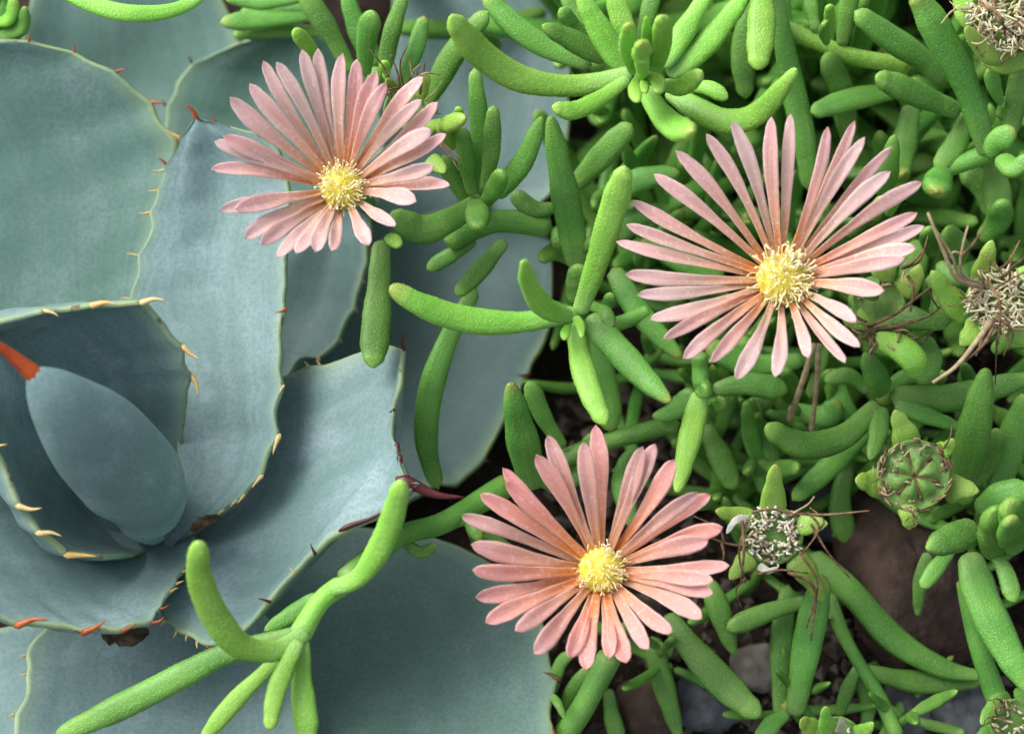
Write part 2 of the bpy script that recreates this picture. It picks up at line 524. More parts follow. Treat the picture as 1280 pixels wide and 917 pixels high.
# far leaves first
agave_leaf([(430,330,6),(440,200,14),(480,60,22),(500,-60,28),(560,-140,34)], [(560,330,6),(690,240,12),(712,120,20),(700,0,27),(650,-90,32),(560,-140,34)], .10, .004)
agave_leaf([(150,330,10),(20,150,18),(36,20,28),(50,-40,32),(120,-110,38)], [(250,330,10),(310,130,19),(303,60,23),(280,8,27),(230,-60,33),(120,-110,38)], .08, .004,
           [(40,15,-6,-8,Ru)], mat='agave_green')
agave_leaf([(250,420,12),(205,220,24),(205,152,28),(218,115,31),(240,82,34),(310,52,38),(375,38,41)], [(360,420,12),(470,260,24),(475,140,30),(430,65,36),(375,38,41)], .07, .004,
           [(240,80,-4,-9,Pu),(205,130,-6,-6,Pu),(325,48,2,-8,Ru),(350,43,4,-7,Ta),(378,38,10,-14,Pu)], mat='agave_green')
agave_leaf([(120,560,20),(-120,420,36),(-190,250,46),(-150,120,55),(-60,52,62)], [(200,560,20),(175,400,33),(192,300,40),(217,200,48),(207,160,51),(185,130,53),(140,90,57),(90,66,59),(30,53,61),(-60,52,62)], .09, .005,
           [(30,51,2,-10,Ru),(91,62,3,-10,Ru),(140,84,14,-3,Ru),(186,126,16,1,Ru),(214,176,8,8,Ru),(218,195,8,2,Ru)], mat='agave_green')
agave_leaf([(180,760,4),(-60,800,10),(-110,900,13),(-60,1000,18)], [(240,770,4),(120,860,12),(60,960,16),(-60,1000,18)], .07, .004)
agave_leaf([(170,700,12),(48,790,19),(32,860,22),(15,920,26),(20,1020,30),(120,1100,34)], [(270,710,12),(365,800,17),(388,865,19),(365,950,23),(250,1060,29),(120,1100,34)], .08, .005,
           [(36,845,-7,3,Ta),(40,820,-6,2,Ta),(24,893,-7,3,Ta)])
agave_leaf([(300,720,4),(330,860,9),(360,960,15),(420,1060,20),(520,1130,24)], [(400,650,4),(560,675,9),(660,740,13),(685,815,16),(687,917,20),(650,1040,23),(520,1130,24)], .07, .005,
           [(684,852,-20,-9,'dry'),(684,912,-3,-12,Ru)], mat='agave_green')
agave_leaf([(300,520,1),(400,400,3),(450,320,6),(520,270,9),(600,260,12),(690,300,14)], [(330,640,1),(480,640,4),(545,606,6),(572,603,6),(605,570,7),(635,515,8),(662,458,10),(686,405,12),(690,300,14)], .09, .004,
           [(660,462,-16,0,Pu),(600,575,8,3,Pu)], mat='agave_shaded')
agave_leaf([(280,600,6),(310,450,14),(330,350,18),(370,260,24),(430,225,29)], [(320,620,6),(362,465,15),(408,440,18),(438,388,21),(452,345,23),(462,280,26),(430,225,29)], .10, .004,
           [(440,385,5,6,'dry'),(420,425,5,5,'dry'),(395,447,3,5,Ta),(450,350,6,4,'dry')], mat='agave_shaded')
agave_leaf([(270,620,22),(345,480,34),(400,457,40),(445,439,44),(494,431,49),(499,470,52),(489,515,53),(491,555,54),(504,590,56),(526,605,57)],
           [(195,690,22),(200,762,30),(262,803,35),(302,787,40),(340,741,44),(392,688,49),(430,664,51),(490,634,54),(526,605,57)], .10, .005,
           [(498,438,3,-18,Pu),(490,512,-5,4,Pu),(492,560,4,20,Pu),(497,578,6,24,Pu),(392,686,-4,-12,Pu),(366,714,-4,-5,Ta),(336,746,-12,-3,Pu),
            (208,770,-3,8,Ta),(222,780,-2,8,Ta),(236,790,0,8,Ta),(248,798,2,8,Ta),(260,802,4,7,Ru),(400,458,-3,-5,Ta),(380,463,-3,-5,Ta)])
ltip = [c for c in agave.children][-1]
spine(ltip, PH(512, 603, 56.5), PH(582, 621, 56), .00125, Pu)
spine(ltip, PH(437, 657, 53), PH(492, 630, 55), .0005, Pu)
agave_leaf([(200,700,26),(221,570,36),(180,430,41),(167,370,44),(185,290,49),(205,220,54),(226,175,58),(245,148,60)],
           [(225,672,30),(270,641,36),(315,600,40),(340,540,43),(350,460,46),(354,380,50),(359,310,53),(360,240,56),(345,185,59),(300,163,60),(245,148,60)], .10, .005,
           [(244,152,-13,-17,Or),(268,153,-4,-8,Ru),(231,170,-16,-10,Ta),(217,200,-10,-8,Ru),(210,212,-12,0,Ta),(203,240,-10,0,Ta),(195,268,-12,0,Ta),(178,322,-12,-2,Ta),(168,376,-11,0,Ta),
            (310,168,8,6,Ru),(345,182,8,2,Ru),(353,384,-12,4,Ru),(348,478,-4,10,Ta),(338,545,-6,22,Ta),(318,596,-10,14,Ta),(302,618,-6,10,Ta),(288,632,-6,8,Ta),(274,641,-5,7,Ta),(260,650,-4,6,Ta)])
agave_leaf([(170,650,26),(90,650,30),(0,610,38),(-80,610,46),(-140,640,54),(-130,700,58)], [(245,666,28),(230,705,33),(206,745,37),(189,772,39),(140,783,42),(60,780,46),(0,769,50),(-60,745,54),(-130,700,58)], .10, .007,
           [(25,775,38,-5,Ru),(103,783,26,-14,Ru),(148,781,16,-8,Ru),(186,772,14,-6,Ru),(199,753,10,-4,Ru),(208,737,9,-3,Ta),(215,722,9,-2,Ta),(224,708,8,-2,Ta),(232,695,7,-2,Ta)])
agave_leaf([(70,640,18),(-70,610,34),(-170,540,52),(-190,480,66),(-170,452,72)], [(200,650,18),(229,550,38),(235,480,52),(222,435,59),(186,388,65),(130,385,68),(60,393,70),(0,405,71),(-80,424,72),(-170,452,72)], .16, .004,
           [(52,396,16,5,Ta),(112,386,30,-3,Ta),(176,387,28,-4,Ta),(224,436,20,12,Ta),(233,472,6,22,Ta)])
agave_leaf([(190,640,16),(130,600,26),(85,555,36),(62,510,46),(42,478,56),(0,432,64),(-60,400,68)], [(196,684,24),(158,692,36),(95,690,46),(45,652,54),(15,600,60),(-5,550,64),(-50,450,68),(-60,400,68)], .16, .004,
           [(2,556,16,-4,Ta),(20,630,26,2,Ta),(48,668,26,4,Ta),(90,690,34,2,Ta)])
# the rolled heart of the rosette
bp = [PH(x, y, h) for x, y, h in ((190,658,22),(186,644,32),(178,622,44),(162,595,54),(121,549,66),(80,507,75),(40,464,82))]
path, L = catmull(bp, 60)
prof = [(0,14),(.05,52),(.14,96),(.28,124),(.53,126),(.66,112),(.78,92),(.9,64),(.965,44),(1,16)]
def lin(tab, t):
    for a, b in zip(tab, tab[1:]):
        if t <= b[0]: return a[1] + (b[1] - a[1]) * (t - a[0]) / (b[0] - a[0])
    return tab[-1][1]
prof = [(0,16),(10,40),(30,66),(60,92),(90,114),(120,128),(185,130),(215,106),(235,72),(250,30),(400,8)]
def tipdist(p):
    q = topix(p); return math.hypot(q[0] - 40, q[1] - 464)
rad = [lin(prof, tipdist(path[i])) * .5 * pxm(path[i]) for i in range(60)]
for _ in range(3): rad = [rad[0]] + [(rad[i - 1] + rad[i] * 2 + rad[i + 1]) / 4 for i in range(1, 59)] + [rad[59]]
V, F, U = tube_geo(path, rad, 40, .8)
heart = link('heart', V, F, 'agave', agave, [(.5, v) for u, v in U])
heart['label'] = 'tightly rolled central bud of the agave with an orange tip spine'
spine(heart, PH(42, 467, 81.5), PH(-26, 414, 88), .0017, Or)
# short thick stem under the rosette
V, F, U = tube_geo([RC + Vector((0, 0, z)) for z in (-.004, .01, .022, .034)], [.016, .019, .017, .010], 20)
link('stem', V, F, 'agave', agave, [(.5, v) for u, v in U])

# ------------------------------------------------------------------ ice plant shoots
def shoot(label, node, items, stem_w=20, group=None, foot=(0, 0), stem=True):
    nx, ny, nl = node
    n0 = PL(nx, ny, nl)
    g = PH(nx + foot[0], ny + foot[1], -2)
    r = empty('ice_plant_shoot', g, label, 'ice plant', group)
    if stem:
        wm = stem_w * pxm(n0)
        path, L = catmull([g, g.lerp(n0, .5) + Vector((random.uniform(-.003, .003), 0, .002)), n0], 16)
        V, F, U = tube_geo(path, [wm * .5 * (.8 + .3 * abs(sin(i * .9)) * .3) for i in range(16)], 12)
        link('stem', V, F, 'young' if nl > 12 else 'leaf', r, U)
    for it in items:
        wpx, mat, hero, pts = it[:4]
        nm = it[4] if len(it) > 4 else 'leaf'
        pw = [PL(*p) for p in pts]
        wm = wpx * .95 * pxm(pw[len(pw) // 2])
        if nm == 'stem':
            finger(r, nm, pw, wm, mat, False, [(0, 1), (.5, .9), (1, 1)], 1.0, 0)
        else:
            finger(r, nm, pw, wm, mat, hero)
    return r
Y, G = 'young', 'leaf'
shoot('bright green ice plant rosette with a cluster of buds and a long arm curling up', (802, 100, 8), [
    (38,Y,1,[(790,92,10),(720,107,11),(650,98,14),(596,62,19),(563,20,25)]),
    (25,Y,1,[(785,98,12),(752,122,15),(718,138,18),(690,134,20)]),
    (36,Y,1,[(805,110,10),(826,142,16),(846,160,21),(868,164,25)]),
    (18,Y,0,[(797,98,16),(793,112,22),(797,128,25)]),
    (20,Y,0,[(815,92,18),(823,104,23),(822,116,26)]),
    (14,Y,0,[(806,95,18),(806,108,22),(806,116,24)]),
    (24,Y,1,[(793,90,14),(785,62,22),(787,30,30)],'leaf_bud'),
    (17,Y,0,[(808,90,14),(808,55,22),(808,20,28)],'leaf_bud'),
    (26,Y,1,[(818,90,14),(827,60,22),(828,20,30)],'leaf_bud'),
    (28,Y,1,[(804,98,16),(803,75,27),(803,52,33)],'leaf_bud'),
    (34,Y,1,[(782,90,8),(757,50,10),(722,-12,12)]),
    (32,Y,0,[(790,80,6),(778,30,6),(765,-20,6)]),
    (30,Y,0,[(826,85,6),(858,35,5),(888,-15,5)]),
    (32,Y,1,[(835,95,4),(880,58,4),(940,-15,3)]),
    (26,Y,1,[(828,105,12),(852,108,17),(878,90,21)]),
    (34,Y,1,[(835,112,6),(870,136,9),(910,152,12),(950,140,16),(996,86,22)]),
    (22,Y,0,[(850,108,7),(885,110,9),(910,124,10)]),
    (24,G,0,[(800,60,2),(812,10,2),(820,-20,2)]),
], 26, foot=(10, 20))
shoot('ice plant stem with one long leaf hanging straight down beside the bud rosette', (955, -30, 4), [
    (38,Y,1,[(953,-30,4),(952,30,6),(947,88,8)]),
    (34,G,0,[(965,-25,-4),(985,80,-8),(1004,170,-10),(1012,240,-12)]),
    (34,G,0,[(945,-20,-8),(930,60,-10),(932,124,-12)]),
], 22)
shoot('cross shaped bright ice plant shoot with four spreading leaves between the flowers', (716, 394, 8), [
    (36,Y,1,[(712,394,9),(640,403,12),(577,398,15),(527,381,18),(487,358,20)]),
    (30,Y,1,[(714,396,14),(682,384,20),(662,356,27),(655,325,33)]),
    (36,Y,1,[(724,392,9),(744,335,14),(766,262,20),(782,208,25)]),
    (33,Y,1,[(717,404,12),(727,455,17),(740,495,20),(757,531,22)]),
    (38,G,1,[(735,395,4),(768,432,6),(805,472,9),(838,503,12)]),
    (14,Y,0,[(720,396,16),(726,410,21),(727,422,23)]),
    (13,Y,0,[(712,404,14),(707,414,18),(706,425,20)]),
    (20,G,0,[(735,380,0),(755,390,4),(765,410,6)]),
    (17,G,0,[(750,395,-3),(760,380,0),(764,366,2)]),
    (22,G,0,[(745,412,-4),(780,402,-5),(812,388,-6)],'stem'),
    (36,G,0,[(745,410,-6),(755,470,-8),(764,540,-10)]),
    (32,G,0,[(718,380,-2),(722,350,0),(724,330,2)]),
    (24,G,0,[(732,360,-2),(722,345,0),(722,335,2)]),
], 26)
shoot('strap leaved ice plant shoot behind the cross shaped shoot', (700, 300, -8), [
    (38,G,1,[(722,335,-8),(712,272,-4),(698,200,0),(688,145,3)]),
    (36,G,0,[(716,235,-10),(752,195,-6),(790,155,-2)]),
    (34,G,0,[(765,335,-8),(800,392,-6),(852,448,-4)]),
    (34,G,0,[(760,250,-18),(800,225,-17),(850,215,-16)]),
    (26,G,0,[(745,340,-16),(700,315,-12),(672,325,-10)]),
    (34,G,0,[(690,283,-10),(620,277,-8),(555,302,-6)],'stem'),
    (30,G,0,[(770,300,-20),(800,270,-20),(840,260,-20)]),
    (26,G,0,[(690,300,-12),(720,310,-8),(742,300,-4)]),
], 26)
shoot('small ice plant shoot with upright leaves to the right of the highest flower', (598, 255, -2), [
    (26,G,0,[(600,245,-2),(600,170,2),(593,85,6)]),
    (25,G,0,[(606,240,2),(614,190,7),(617,132,12)]),
    (28,G,1,[(620,245,2),(655,200,7),(678,146,12)]),
    (28,G,0,[(606,255,4),(620,232,10),(628,214,14)]),
    (25,G,0,[(592,245,0),(583,200,4),(578,160,8)]),
    (24,'lime',0,[(570,185,2),(555,160,8),(582,147,14)]),
    (16,Y,0,[(568,170,4),(572,150,8),(574,134,11)]),
    (38,G,1,[(600,250,-1),(562,275,2),(525,287,4),(488,266,6)]),
    (33,G,1,[(594,252,4),(597,268,10),(596,286,14)]),
    (28,G,0,[(590,262,-4),(570,225,-2),(552,195,0)]),
    (26,G,0,[(632,300,-6),(600,338,-3),(570,369,0)]),
    (22,G,0,[(595,300,-8),(562,320,-8),(533,337,-8)]),
    (26,G,0,[(640,240,-8),(668,262,-8),(700,258,-8)]),
], 30)
shoot('long limp ice plant leaves hanging below the highest flower over the agave', (492, 295, 4), [
    (38,G,1,[(477,300,4),(472,380,6),(466,460,9)]),
    (20,Y,0,[(484,296,8),(492,300,12),(500,308,14)]),
], 18, stem=False)
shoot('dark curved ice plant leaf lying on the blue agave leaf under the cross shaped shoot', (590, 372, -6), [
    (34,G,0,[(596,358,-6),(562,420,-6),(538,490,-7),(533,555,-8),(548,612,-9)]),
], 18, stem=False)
shoot('upright ice plant leaves standing behind the lowest flower', (680, 600, -2), [
    (42,G,1,[(668,610,-2),(652,545,6),(638,478,13)]),
    (26,G,0,[(705,560,-8),(680,522,-5),(660,476,-2)]),
    (26,G,0,[(690,578,-10),(760,552,-10),(850,528,-10)],'stem'),
    (30,G,0,[(680,610,-12),(720,590,-12),(740,540,-12)]),
    (34,G,0,[(800,560,-18),(780,600,-16),(790,660,-14)]),
], 24)
shoot('pale green leaf hanging from a knobbly node under the widest flower', (876, 480, 2), [
    (32,Y,1,[(876,490,4),(863,545,9),(846,616,14)]),
    (26,G,0,[(876,485,6),(880,487,9),(884,484,11)],'node'),
    (20,G,0,[(885,500,0),(897,505,4),(905,498,6)]),
    (34,G,0,[(890,488,-6),(935,480,-6),(985,488,-6)]),
    (28,G,0,[(868,488,-4),(840,515,-6),(815,520,-7)]),
    (24,G,0,[(874,440,4),(875,462,3),(877,485,3)],'stem'),
], 22)
shoot('star shaped ice plant shoot spreading above the round seed capsule', (1105, 495, -8), [
    (36,G,0,[(1105,492,-6),(1094,468,-2),(1080,440,0)]),
    (38,G,1,[(1098,505,-4),(1055,545,0),(1003,556,4),(957,533,8)]),
    (26,G,0,[(1102,508,-4),(1097,545,0),(1087,575,2)]),
    (40,G,0,[(1112,496,-6),(1190,497,-5),(1295,470,-3)]),
    (24,G,0,[(1118,504,-4),(1160,520,-3),(1203,535,-2)]),
    (24,G,0,[(1108,488,-8),(1140,470,-8),(1165,490,-8)]),
    (30,G,0,[(1098,525,-14),(1040,580,-12),(990,625,-10)]),
    (24,G,0,[(1088,490,-10),(1060,470,-10),(1030,476,-10)]),
], 26)
shoot('broad beaded leaves rising to the right of the round seed capsule', (1205, 620, -6), [
    (46,G,1,[(1203,610,-2),(1218,535,6),(1233,460,13)]),
    (40,G,0,[(1210,605,-8),(1232,570,-4),(1248,535,0)]),
    (44,G,0,[(1240,640,-10),(1262,560,-6),(1288,490,-2)]),
], 24)
shoot('plump curled leaf pair under the withered flower beside the widest flower', (1140, 462, 4), [
    (38,Y,1,[(1090,424,10),(1120,432,13),(1142,450,14),(1146,472,12)]),
    (36,G,0,[(1155,420,2),(1162,450,4),(1150,480,4)]),
    (38,G,0,[(1160,345,6),(1180,370,8),(1172,410,8)]),
], 18)
shoot('leafy ice plant shoot with a fat bud at the right edge beside the brown rock', (1245, 680, 8), [
    (42,G,1,[(1222,662,14),(1192,672,18),(1158,686,21)]),
    (24,G,0,[(1190,685,8),(1170,710,10),(1152,735,11)]),
    (20,G,0,[(1160,690,-4),(1150,730,-6),(1147,770,-8)]),
    (24,G,1,[(1237,680,14),(1257,715,16),(1268,753,18)]),
    (48,G,1,[(1210,690,8),(1235,765,11),(1290,868,14)]),
    (30,G,0,[(1208,720,0),(1222,800,-2),(1250,885,-4)],'stem'),
    (56,G,1,[(1250,690,12),(1246,660,20),(1243,636,26)],'leaf_bud'),
    (44,G,1,[(1268,690,13),(1268,655,22),(1262,628,29)],'leaf_bud'),
    (34,G,0,[(1256,680,18),(1262,660,26),(1264,648,30)],'leaf_bud'),
    (40,G,0,[(1220,640,4),(1250,620,6),(1290,612,8)]),
], 28)
shoot('forked dark green stems arching over bare soil next to the brown rock', (1080, 838, -10), [
    (20,G,0,[(1033,738,-8),(1053,790,-9),(1076,832,-9),(1098,868,-8),(1124,925,-6)],'stem'),
    (20,G,0,[(1074,830,-9),(1060,860,-10),(1048,895,-11)]),
    (38,G,0,[(1010,690,-12),(1066,742,-11),(1120,800,-11),(1180,835,-10),(1232,845,-9)]),
    (32,G,0,[(1080,838,-10),(1150,852,-12),(1230,848,-12)]),
    (22,G,0,[(1072,838,-11),(1085,880,-13),(1080,925,-14)]),
], 16)
shoot('flat strap leaf hanging below the wiry seed head', (985, 885, -2), [
    (40,G,1,[(993,895,-2),(1010,800,0),(1028,718,3)]),
    (30,G,0,[(975,895,-8),(976,810,-10),(985,730,-12)]),
    (28,G,0,[(1010,750,-8),(962,764,-7),(908,786,-6)]),
    (26,G,0,[(985,890,0),(965,905,2),(945,930,4)]),
], 22)
shoot('long smooth leaf angling down and right from under the lowest flower', (838, 785, 0), [
    (42,G,1,[(832,768,0),(866,812,3),(905,855,6),(950,895,9)]),
    (30,G,0,[(885,725,-8),(900,765,-8),(918,818,-8)]),
    (30,G,0,[(815,795,-10),(828,850,-11),(850,925,-12)]),
], 22, foot=(-10, 0))
shoot('thick pale stems below the lowest flower next to the agave leaf edge', (742, 850, 0), [
    (34,G,0,[(765,815,2),(725,890,-1),(690,940,-3)],'stem'),
    (20,G,0,[(735,835,-4),(712,868,-6),(698,905,-8)]),
    (12,G,0,[(690,868,2),(698,880,4),(706,898,5)]),
    (18,G,0,[(716,815,-4),(700,830,-5),(690,870,-6)]),
    (24,G,0,[(760,860,-10),(765,895,-12),(775,930,-13)]),
], 16)
shoot('bright hook shaped leaf and branching strap leaves draped across the agave', (380, 795, 26), [
    (38,Y,1,[(384,788,26),(345,813,29),(300,806,32),(268,768,35),(249,718,39),(249,676,43)]),
    (36,G,1,[(372,792,22),(285,816,21),(235,840,20),(165,876,19),(70,921,18)]),
    (25,Y,0,[(368,800,24),(335,835,23),(297,872,22),(252,925,21)]),
    (27,Y,1,[(374,800,28),(362,825,30),(345,865,31),(337,912,32)]),
    (32,Y,1,[(378,796,26),(377,850,27),(386,930,28)]),
    (30,Y,0,[(372,798,25),(400,752,24),(432,728,22)],'stem'),
    (34,Y,1,[(412,738,24),(452,718,28),(484,664,33),(503,600,39)]),
    (32,G,0,[(425,732,18),(496,672,10),(556,652,4),(640,602,-6)],'stem'),
    (26,G,0,[(400,745,18),(365,768,17),(330,788,17)]),
    (22,G,0,[(560,655,2),(585,650,4),(600,675,6)]),
    (30,G,0,[(595,640,-4),(600,670,-2),(640,690,-2)]),
    (18,G,0,[(500,672,8),(525,690,8),(545,680,8)]),
], 26, stem=False)
shoot('arched smooth leaf bowing across the top corner of the pale agave leaf', (262, -30, 2), [
    (25,Y,0,[(270,-22,2),(225,10,6),(165,17,8),(110,4,8),(60,-20,6)]),
], 18, stem=False)
shoot('blurred leaf tuft peeping from behind the far agave leaf', (12, 20, -16), [
    (24,G,0,[(0,46,-16),(26,34,-12),(32,8,-8)]),
    (20,Y,0,[(-8,30,-16),(12,22,-11),(18,-4,-8)]),
    (18,G,0,[(-4,40,-18),(8,5,-14),(2,-15,-12)]),
], 16)
shoot('pair of upright blurred leaves just behind the highest flower', (470, 95, -8), [
    (30,G,0,[(456,95,-6),(458,50,-1),(466,13,3)]),
    (25,G,0,[(480,90,-8),(490,40,-6),(508,-15,-4)]),
    (30,G,0,[(440,92,-10),(412,40,-8),(375,-15,-6)]),
    (22,Y,0,[(405,88,-4),(388,62,1),(367,36,5)]),
    (15,Y,0,[(484,100,-2),(482,90,2),(481,76,5)]),
    (30,G,0,[(470,85,-14),(445,30,-13),(430,-15,-12)]),
    (34,G,0,[(515,150,-6),(542,112,-3),(568,66,0),(610,14,3)]),
    (24,G,0,[(500,110,-10),(520,60,-10),(530,20,-10)]),
], 26)
shoot('olive stems and leaves lying flat beyond the toothed agave leaf', (330, 22, -26), [
    (26,G,0,[(400,18,-24),(340,24,-22),(275,28,-20)]),
    (22,G,0,[(410,40,-26),(350,38,-25),(290,44,-24)]),
    (24,G,0,[(380,-4,-22),(330,2,-22),(280,-4,-22)]),
    (20,G,0,[(395,8,-28),(350,12,-28),(300,14,-28)]),
], 16)
shoot('two smooth leaves reaching up and left from behind the bud rosette', (745, 82, -4), [
    (34,G,0,[(740,82,-2),(684,60,-1),(643,32,0),(604,-8,0)]),
    (32,G,0,[(758,74,2),(715,50,5),(677,32,8)]),
    (26,G,0,[(752,60,-6),(722,20,-6),(700,-15,-6)]),
    (22,G,0,[(738,45,0),(716,30,2),(700,10,4)]),
], 22)
shoot('lime stem with stubby side leaves crossing below the far leaves', (1030, 52, -10), [
    (25,Y,0,[(965,30,-10),(1028,56,-9),(1062,70,-9),(1140,84,-10)],'stem'),
    (17,Y,0,[(1037,50,-6),(1037,28,-2),(1037,6,2)]),
    (18,G,0,[(1035,55,-4),(1030,40,0),(1032,28,4)]),
    (26,G,0,[(1052,58,-8),(1058,20,-6),(1066,-20,-4)]),
    (20,G,0,[(1020,40,-8),(1014,10,-8),(1010,-20,-8)]),
    (26,G,0,[(985,40,-14),(975,0,-14),(965,-30,-14)]),
    (34,G,0,[(1064,170,-16),(1052,112,-11),(1032,66,-6)]),
], 22)
shoot('dark beaded leaves crossing diagonally above the knob ended leaf', (1232, 190, -2), [
    (42,G,1,[(1236,195,-2),(1207,105,4),(1175,44,8),(1142,-14,12)]),
    (38,G,0,[(1180,105,-8),(1155,76,-5),(1108,44,-2),(1068,14,0)]),
    (36,G,1,[(1200,140,-2),(1142,116,3),(1095,96,8)]),
    (32,G,0,[(1130,112,-12),(1065,124,-9),(1013,141,-6)]),
    (32,G,0,[(1212,140,-4),(1195,180,-3),(1170,212,-2)]),
    (28,G,0,[(1172,212,-4),(1205,203,-3),(1240,190,-3)],'stem'),
    (40,G,1,[(1180,212,0),(1173,228,8),(1170,240,13)]),
    (38,G,0,[(1140,130,-16),(1130,180,-15),(1118,235,-14)]),
    (30,G,0,[(1104,245,-12),(1111,210,-6),(1118,168,-2)]),
    (22,G,0,[(1252,130,0),(1243,108,4),(1237,84,7)]),
    (40,G,0,[(1240,195,-8),(1246,240,-8),(1250,290,-8)]),
    (36,G,0,[(1256,205,2),(1246,182,6),(1268,160,9)]),
    (30,G,0,[(1250,195,6),(1268,210,10),(1292,192,12)]),
    (34,G,0,[(1262,170,-2),(1272,120,0),(1280,70,2)]),
    (26,G,0,[(1250,150,-6),(1262,130,-4),(1285,128,-2)]),
], 30)
shoot('round ended leaves crowded above the withered flower', (1195, 305, -4), [
    (40,G,0,[(1205,320,-4),(1192,302,2),(1184,284,6)]),
    (24,G,0,[(1165,320,-4),(1160,300,0),(1162,285,4)]),
    (18,Y,0,[(1092,275,-6),(1098,262,-2),(1102,246,2)]),
    (18,Y,0,[(1110,270,-6),(1118,252,-2),(1124,236,2)]),
    (34,G,0,[(1225,300,-8),(1248,275,-4),(1255,250,0)]),
    (36,G,0,[(1150,300,-14),(1140,340,-12),(1128,370,-10)]),
    (30,G,0,[(1170,330,-12),(1200,345,-10),(1230,330,-8)]),
    (34,G,0,[(1240,270,-14),(1225,230,-14),(1200,210,-14)]),
    (26,G,0,[(1240,440,-10),(1262,425,-8),(1290,428,-6)]),
], 24)
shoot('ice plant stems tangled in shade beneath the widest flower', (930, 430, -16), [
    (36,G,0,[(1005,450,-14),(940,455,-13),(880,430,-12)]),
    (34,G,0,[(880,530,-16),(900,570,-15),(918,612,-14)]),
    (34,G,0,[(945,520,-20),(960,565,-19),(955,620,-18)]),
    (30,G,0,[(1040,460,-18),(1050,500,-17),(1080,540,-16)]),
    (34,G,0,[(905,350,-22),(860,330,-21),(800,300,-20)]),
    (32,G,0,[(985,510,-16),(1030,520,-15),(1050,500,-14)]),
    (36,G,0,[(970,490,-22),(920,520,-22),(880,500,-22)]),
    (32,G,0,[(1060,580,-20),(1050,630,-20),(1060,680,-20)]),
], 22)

# filler shoots, low in the mat
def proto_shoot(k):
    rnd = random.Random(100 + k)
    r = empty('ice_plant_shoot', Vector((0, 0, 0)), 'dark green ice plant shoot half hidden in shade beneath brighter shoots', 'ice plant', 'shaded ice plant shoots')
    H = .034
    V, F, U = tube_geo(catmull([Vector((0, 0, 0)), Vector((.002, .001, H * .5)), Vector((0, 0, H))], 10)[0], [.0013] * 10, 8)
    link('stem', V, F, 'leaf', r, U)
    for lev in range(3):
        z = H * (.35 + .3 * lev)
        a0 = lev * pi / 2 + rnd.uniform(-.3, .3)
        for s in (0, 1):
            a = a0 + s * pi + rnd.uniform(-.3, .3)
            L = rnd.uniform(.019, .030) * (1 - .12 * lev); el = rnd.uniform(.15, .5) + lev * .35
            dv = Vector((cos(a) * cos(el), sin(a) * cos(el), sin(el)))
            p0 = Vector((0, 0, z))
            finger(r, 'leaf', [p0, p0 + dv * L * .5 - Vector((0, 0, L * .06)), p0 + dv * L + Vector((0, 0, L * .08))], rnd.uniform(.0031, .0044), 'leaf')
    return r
protos = [proto_shoot(k) for k in range(5)]
used = [False] * 5
def place_filler(loc, rz, sc, k, label=None, group=None):
    src = protos[k]
    if not used[k]:
        used[k] = True; o = src
    else:
        o = src.copy(); col.objects.link(o)
        for ch in src.children:
            c = ch.copy(); col.objects.link(c); c.parent = o
    if label: o['label'] = label; o['group'] = group
    o.location = loc; o.rotation_euler = (random.uniform(-.3, .3), random.uniform(-.3, .3), rz); o.scale = (sc,) * 3
fr = random.Random(5)
spots = []
def okspot(x, y):
    if x < 735 and y > 0: return False
    if x < 430: return False
    if y > 655 and x < 1215: return False
    if y > 560 and 1050 < x < 1215: return False
    if y > 720: return False
    if x < 760 and y > 500: return False
    if x < 880 and y > 560: return False
    return True
tries = 0
while len(spots) < 104 and tries < 9000:
    tries += 1
    x = fr.uniform(430, 1400); y = fr.uniform(-90, 700)
    if not okspot(x, y): continue
    p = PH(x, y, 0)
    if any((p - q).length < .0088 for q in spots): continue
    spots.append(p)
for i, p in enumerate(spots):
    yy = topix(p)[1]
    hmax = .030 + .030 * max(0, (500 - yy) / 500)
    place_filler(p + Vector((0, 0, -.002)), fr.uniform(0, 6.28), hmax / .036 * fr.uniform(.75, 1.0), i % 5)

for i, (x, y, k) in enumerate(((905,650,.7),(1010,625,.8),(1062,610,.8),(1095,905,.6),(1190,800,.6),(850,850,.6),(930,740,.65),(1075,690,.6),(1000,900,.55),(1210,720,.8))):
    place_filler(PH(x, y, -2), fr.uniform(0, 6.28), k, i % 5, 'small low ice plant shoot growing on the dark soil among pebbles', 'small shoots on bare soil')

